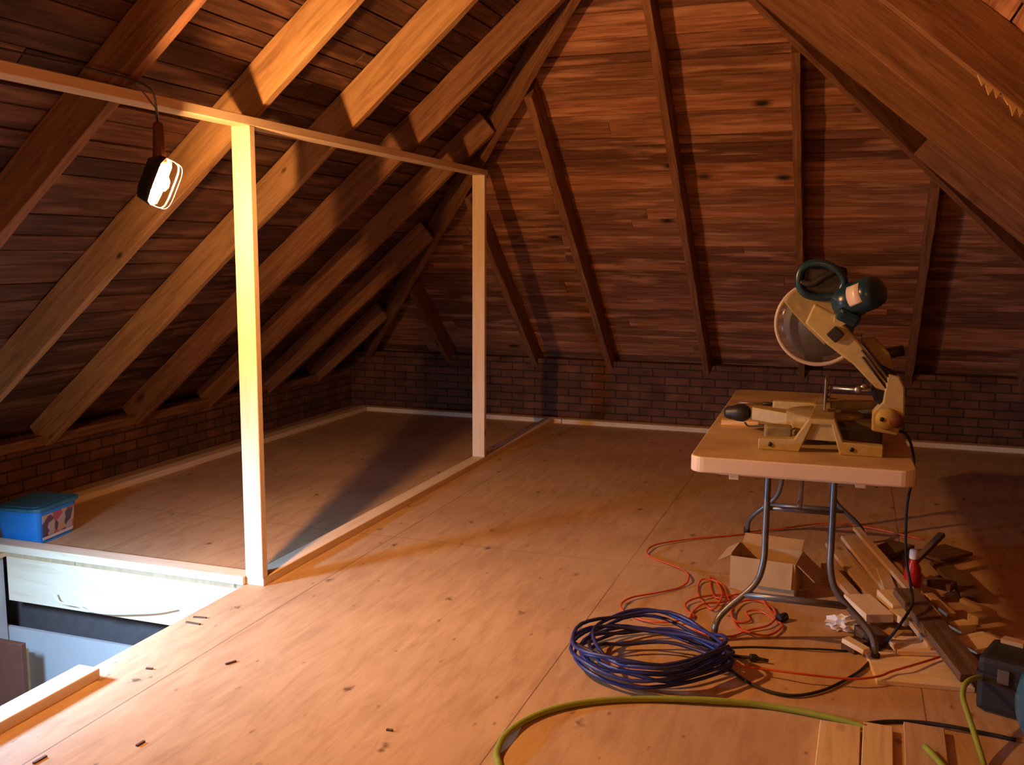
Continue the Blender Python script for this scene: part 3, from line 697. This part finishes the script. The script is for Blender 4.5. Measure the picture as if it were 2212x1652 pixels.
# ------------------------------------------------------------------ orange extension cords
def floorcord(name, px, r, m, lab, cat='cord', z=None):
    z = z if z is not None else r
    return tag(MB().tube([at(x_, y_, z+(.006 if i % 5 == 3 else 0)) for i, (x_, y_) in enumerate(px)], r, n=8, smooth=5).build(name, m), lab, cat)
ext = empty('extension_cord', at(1600, 1310, 0), 'orange extension cord lying in loops beside the cardboard box', 'cord')
eb = Vector(ext.location)
loop = [(1995, 1165), (1880, 1140), (1790, 1130), (1700, 1140), (1600, 1154), (1500, 1163), (1425, 1174), (1400, 1186), (1402, 1200), (1440, 1216), (1478, 1232), (1488, 1250), (1470, 1268), (1420, 1280), (1365, 1290), (1342, 1305), (1350, 1322), (1385, 1338), (1430, 1344), (1478, 1338), (1500, 1330), (1484, 1318), (1482, 1302), (1510, 1290), (1560, 1284), (1590, 1290), (1560, 1300), (1520, 1304), (1498, 1320), (1490, 1340), (1500, 1358), (1535, 1372), (1580, 1374), (1620, 1360), (1660, 1350), (1676, 1330), (1664, 1308), (1630, 1296), (1600, 1300), (1580, 1320), (1590, 1342), (1620, 1340), (1612, 1322), (1640, 1318), (1672, 1338), (1690, 1352), (1660, 1372), (1620, 1366), (1590, 1350), (1575, 1300), (1560, 1262), (1520, 1250), (1508, 1268), (1512, 1290), (1540, 1316), (1560, 1280), (1535, 1245), (1545, 1290), (1600, 1282), (1640, 1290), (1665, 1320), (1688, 1335)]
MB().tube([at(x_, y_, .006+.0035*(i % 4))-eb for i, (x_, y_) in enumerate(loop)], .0042, n=8, smooth=5).build('cord', 'orange', ext)
MB().tube([at(1680, 1336, .016)-eb, at(1697, 1331, .016)-eb], .017, n=10, smooth=0).build('plug', 'black', ext)
floorcord('extension_cord', [(1540, 1425), (1600, 1438), (1660, 1446), (1720, 1454), (1790, 1462), (1850, 1466), (1900, 1460), (1925, 1450), (1960, 1440), (2010, 1425), (2055, 1410)], .0042, 'orange', 'thin orange cord running right from the blue coil to the pale board', z=.03)
floorcord('power_cord', [(1548, 1400), (1620, 1397), (1700, 1400), (1770, 1402), (1830, 1406)], .004, 'rubber', 'thin dark cord straight across the floor between coil and offcuts')

# hoses
gh = floorcord('green_hose', [(1083, 1700), (1078, 1652), (1073, 1628), (1090, 1590), (1135, 1556), (1200, 1530), (1290, 1514), (1400, 1509), (1520, 1511), (1640, 1522), (1740, 1538), (1820, 1556), (1872, 1572)], .0105, 'green', 'thick yellow-green hose curving across the foreground floor', 'hose')
floorcord('black_hose', [(1868, 1563), (1920, 1558), (1990, 1560), (2060, 1570), (2130, 1584), (2195, 1598)], .0065, 'rubber', 'black hose leading from the green hose end to the blue tank', 'hose')
P = [at(2135, 1700, .012), at(2122, 1640, .02), at(2105, 1585, .05), at(2090, 1540, .08), at(2080, 1505, .10), at(2084, 1480, .115), at(2100, 1466, .12), at(2125, 1462, .11)]
tag(MB().tube(P, .0085, n=10).build('green_hose', 'green'), 'short upright loop of bright green hose against the black case', 'hose')
tag(MB().tube([at(1998, 1612, .032), at(2020, 1635, .032), at(2050, 1670, .032)], .0095, n=10).build('green_hose', 'green'), 'cut end of a green hose at the bottom edge beside the planks', 'hose')

# ------------------------------------------------------------------ black case and blue tank at the right edge
cs_ = empty('tool_case', (.632, 3.30, 0), 'black tool case at the right edge behind the green hose', 'case', rz=-.36)
MB().box((0, 0, .095), (.36, .20, .18), bev=.02).build('shell', 'rubber', cs_)
MB().box((0, 0, .135), (.364, .204, .006), bev=.002).build('seam_band', 'darkmetal', cs_)
for x_ in (-.10, .10): MB().box((x_, -.104, .135), (.035, .012, .045), bev=.003).build('latch', 'greytube', cs_)
MB().tube([(-.06, -.10, .10), (-.05, -.13, .10), (.05, -.13, .10), (.06, -.10, .10)], .008, smooth=3).build('handle', 'black', cs_)
tk = empty('air_compressor', (.655, 2.95, 0), 'glossy blue compressor tank cut by the right edge', 'compressor')
MB().lathe([(0, -.16), (.06, -.155), (.11, -.13), (.13, -.09), (.135, 0), (.135, .20), (.13, .26), (.11, .30), (.06, .325), (0, .33)], o=(.0, -.02, .19), axis=(1, .2, 0), n=36).build('tank', 'tank', tk)
for x_, y_ in ((-.08, -.09), (.24, -.04), (-.09, .05), (.22, .10)): MB().tube([(x_, y_, .0), (x_, y_, .09)], .015, smooth=0).build('foot', 'rubber', tk)
MB().tube([(-.06, -.03, .31), (-.06, -.03, .38), (.0, -.02, .41), (.15, .01, .41), (.22, .02, .38), (.22, .02, .32)], .012).build('carry_handle', 'steel', tk)

# ------------------------------------------------------------------ red bottle among the offcuts
bt = empty('red_bottle', (.29, 4.25, 0), 'red plastic bottle with a white cap standing among the offcuts', 'bottle', rz=.3)
MB().lathe([(0, 0), (.030, .002), (.034, .015), (.034, .12), (.030, .15), (.016, .178), (.014, .19), (0, .19)], n=24).build('body', 'red', bt)
MB().lathe([(.0, .188), (.017, .188), (.018, .192), (.018, .222), (.014, .228), (0, .228)], n=20).build('cap', 'white', bt)
MB().lathe([(.0346, .03), (.0346, .07)], n=16, arc=.35, start=(-.6, -.8, 0)).build('bottle_label', 'label', bt, solid=.0006)

# crumpled paper
rnd = random.Random(11); pb = MB(); g = bmesh.ops.create_icosphere(pb.bm, subdivisions=3, radius=.05)
for v in pb.bm.verts:
    k = 1+rnd.uniform(-.42, .42); v.co = Vector((v.co.x*k*1.35, v.co.y*k*.9, max(-.018, v.co.z*k*.62)))
pp = pb.build('crumpled_paper', 'white', loc=at(1822, 1348, .02)); pp.scale = (.85, .85, .95)
tag(pp, 'crumpled white paper on the floor beside the near right table leg', 'paper')

# ------------------------------------------------------------------ wood offcuts
def scrap(px0, px1, z0, z1, w, d, m, lab, name='wood_offcut', tilt=(0, 0, 1)):
    a, b2 = at(*px0, z0), at(*px1, z1)
    lift = Vector((0, 0, d/2))
    return tag(lumber(name, a+lift, b2+lift, w, d, tilt, m, bev=.002), lab, 'offcut', 'wood offcuts by the table')
scrap((1880, 1445), (2085, 1462), .0, .0, .25, .018, 'pine', 'large pale flat board in front of the offcut pile, crossed by the orange cord', name='flat_board')
scrap((1925, 1398), (2040, 1402), .020, .020, .14, .018, 'pine', 'pale board with a knot lying on top of the large flat board')
scrap((1850, 1145), (2110, 1445), .11, .05, .035, .018, 'pine_dim', 'long thin strip slanting through the offcut pile, upper edge lit')
scrap((1835, 1165), (2035, 1410), .06, .03, .085, .02, 'pine_dim', 'wide board slanting down through the middle of the offcut pile')
scrap((1955, 1285), (2105, 1475), .095, .05, .095, .03, 'scrap_dark_shaded', 'dark shadowed board running down to the black case')  # shadow across the pile is put into this board's dark colour
scrap((1800, 1180), (1935, 1345), .02, .01, .08, .02, 'pine_dim', 'orange-brown board behind the near right table leg')
scrap((1785, 1225), (1880, 1330), .045, .03, .05, .02, 'pine_dim', 'short board leaning just right of the cardboard box')
scrap((1850, 1300), (1900, 1345), .03, .03, .11, .035, 'pine', 'pale chunky block behind the table leg at its bend')
scrap((1915, 1290), (1950, 1325), .05, .04, .085, .035, 'pine2', 'square pale block standing beside the red bottle')
scrap((1940, 1330), (1975, 1352), .03, .03, .09, .03, 'pine', 'square pale block lower down in front of the red bottle')
scrap((1825, 1385), (1872, 1412), .05, .035, .04, .018, 'pine', 'small whitish strip resting on a dark block near the leg foot')
scrap((1830, 1408), (1862, 1398), .0, .0, .06, .035, 'scrap_dark_shaded', 'small dark block under the whitish strip')
scrap((1865, 1375), (1895, 1400), .0, .0, .08, .05, 'scrap_dark_shaded', 'dark block behind the foot of the near right table leg')
scrap((1915, 1395), (1935, 1380), .0, .0, .06, .04, 'pine_dim', 'little brown cube right of the leg foot')
scrap((1968, 1225), (2035, 1158), .06, .16, .03, .02, 'scrap_dark_shaded', 'dark stick poking up to the right behind the red bottle')
scrap((2005, 1290), (2055, 1335), .06, .04, .04, .02, 'pine_dim', 'light-edged narrow strip right of the red bottle')
scrap((2000, 1260), (2060, 1275), .05, .05, .07, .03, 'scrap_dark_shaded', 'shadowed block behind and right of the red bottle')
scrap((2075, 1300), (2150, 1330), .07, .05, .03, .018, 'pine_dim', 'thin lit strip at the right end of the pile')
scrap((2062, 1365), (2095, 1358), .04, .04, .06, .03, 'pine2', 'small pale block above the pale triangle board')
scrap((2100, 1345), (2145, 1338), .05, .05, .055, .03, 'pine_dim', 'olive-brown block left of the black case top')
scrap((2080, 1400), (2150, 1385), .04, .04, .12, .018, 'pine', 'pale triangular-looking board wedged left of the black case')
scrap((2165, 1385), (2215, 1398), .185, .185, .04, .015, 'pine_dim', 'narrow strip lying on top of the black case')
scrap((1760, 1270), (1700, 1283), .0, .0, .02, .012, 'pine_dim', 'thin strip on the floor along the front of the cardboard box')
scrap((2030, 1220), (2100, 1290), .03, .03, .09, .018, 'scrap_dark_shaded', 'dim olive board at the back right of the pile')
scrap((1900, 1200), (1950, 1180), .03, .03, .12, .02, 'scrap_dark_shaded', 'dim flat board at the back of the pile under the table')
scrap((2000, 1205), (2070, 1190), .02, .02, .16, .015, 'scrap_dark_shaded', 'wide dim sheet behind the dark upright stick')
scrap((1905, 1235), (1930, 1300), .06, .05, .05, .02, 'pine_dim', 'brown board end crossing under the long thin strip')
# planks at the bottom edge
for (a, b2, w, m_, lab) in (((1802, 1740), (1815, 1567), .118, 'pine2', 'leftmost of the pale planks at the bottom edge'),
                            ((1893, 1740), (1896, 1569), .085, 'pine2', 'middle pale plank at the bottom edge, behind the green hose end'),
                            ((2008, 1740), (1995, 1571), .115, 'pine_dim', 'rightmost plank at the bottom edge with a bright left edge')):
    A, B = at(*a, .01), at(*b2, .01)
    tag(lumber('plank', A, B, w, .019, (0, 0, 1), m_, bev=.002), lab, 'plank', 'planks at the bottom edge')

# dark splinters and chips on the foreground floor
ch = [((487, 1434), (510, 1427)), ((316, 1443), (330, 1444)), ((402, 1343), (432, 1348)), ((418, 1332), (446, 1334)), ((835, 1575), (848, 1577)), ((72, 1648), (100, 1632)), ((295, 1610), (312, 1600))]
for i, (a, b2) in enumerate(ch):
    lab = ('long dark wood chip on the pink-lit floor', 'tiny dark chip left of the long dark chip', 'dark sliver by the stair opening edge', 'upper dark sliver at the corner of the stair opening',
           'small dark chip in the middle foreground', 'brown sliver in the bottom left corner', 'curled brown chip right of the cut bottom plate')[i]
    tag(lumber('wood_chip', at(*a, .003), at(*b2, .003), .008, .005, (0, 0, 1), 'scrap_dark_shaded', bev=0), lab, 'wood chip', 'wood chips on the floor')

# ------------------------------------------------------------------ blue tub on the floor at the left
tbk = empty('plastic_tub', (-3.86, 3.72, 0), 'blue plastic tub with printed label at the left edge', 'tub', rz=.12)
def rrect(w, d, r, z):
    o = []
    for cx, cy, a0 in ((w/2-r, d/2-r, 0), (-w/2+r, d/2-r, 90), (-w/2+r, -d/2+r, 180), (w/2-r, -d/2+r, 270)):
        for k in range(5):
            a = math.radians(a0+22.5*k); o.append((cx+r*math.cos(a), cy+r*math.sin(a), z))
    return o
tb_ = MB(); A = [tb_.bm.verts.new(p) for p in rrect(.22, .27, .03, 0)]; B = [tb_.bm.verts.new(p) for p in rrect(.25, .31, .035, .17)]
tb_.bm.faces.new(A); tb_.bm.faces.new(B)
for i in range(20): tb_.bm.faces.new((A[i], A[(i+1) % 20], B[(i+1) % 20], B[i]))
tb_.build('body', 'bucket', tbk)
ld = MB().prism(rrect(.275, .335, .04, .17), (0, 0, 0), (0, 0, .018)); ld.prism(rrect(.23, .29, .035, .188), (0, 0, 0), (0, 0, .006)); ld.build('lid', 'lid', tbk, bevel=.004)
lb = MB(); lb.prism([(.1165, -.115, .035), (.1165, .115, .035), (.1245, .12, .145), (.1245, -.12, .145)], (0, 0, 0), (.002, 0, 0)); lb.build('printed_label', 'print', tbk)
MB().prism([(.1150, -.11, .018), (.1150, .11, .018), (.1165, .115, .033), (.1165, -.115, .033)], (0, 0, 0), (.002, 0, 0)).build('label_border', 'label', tbk)
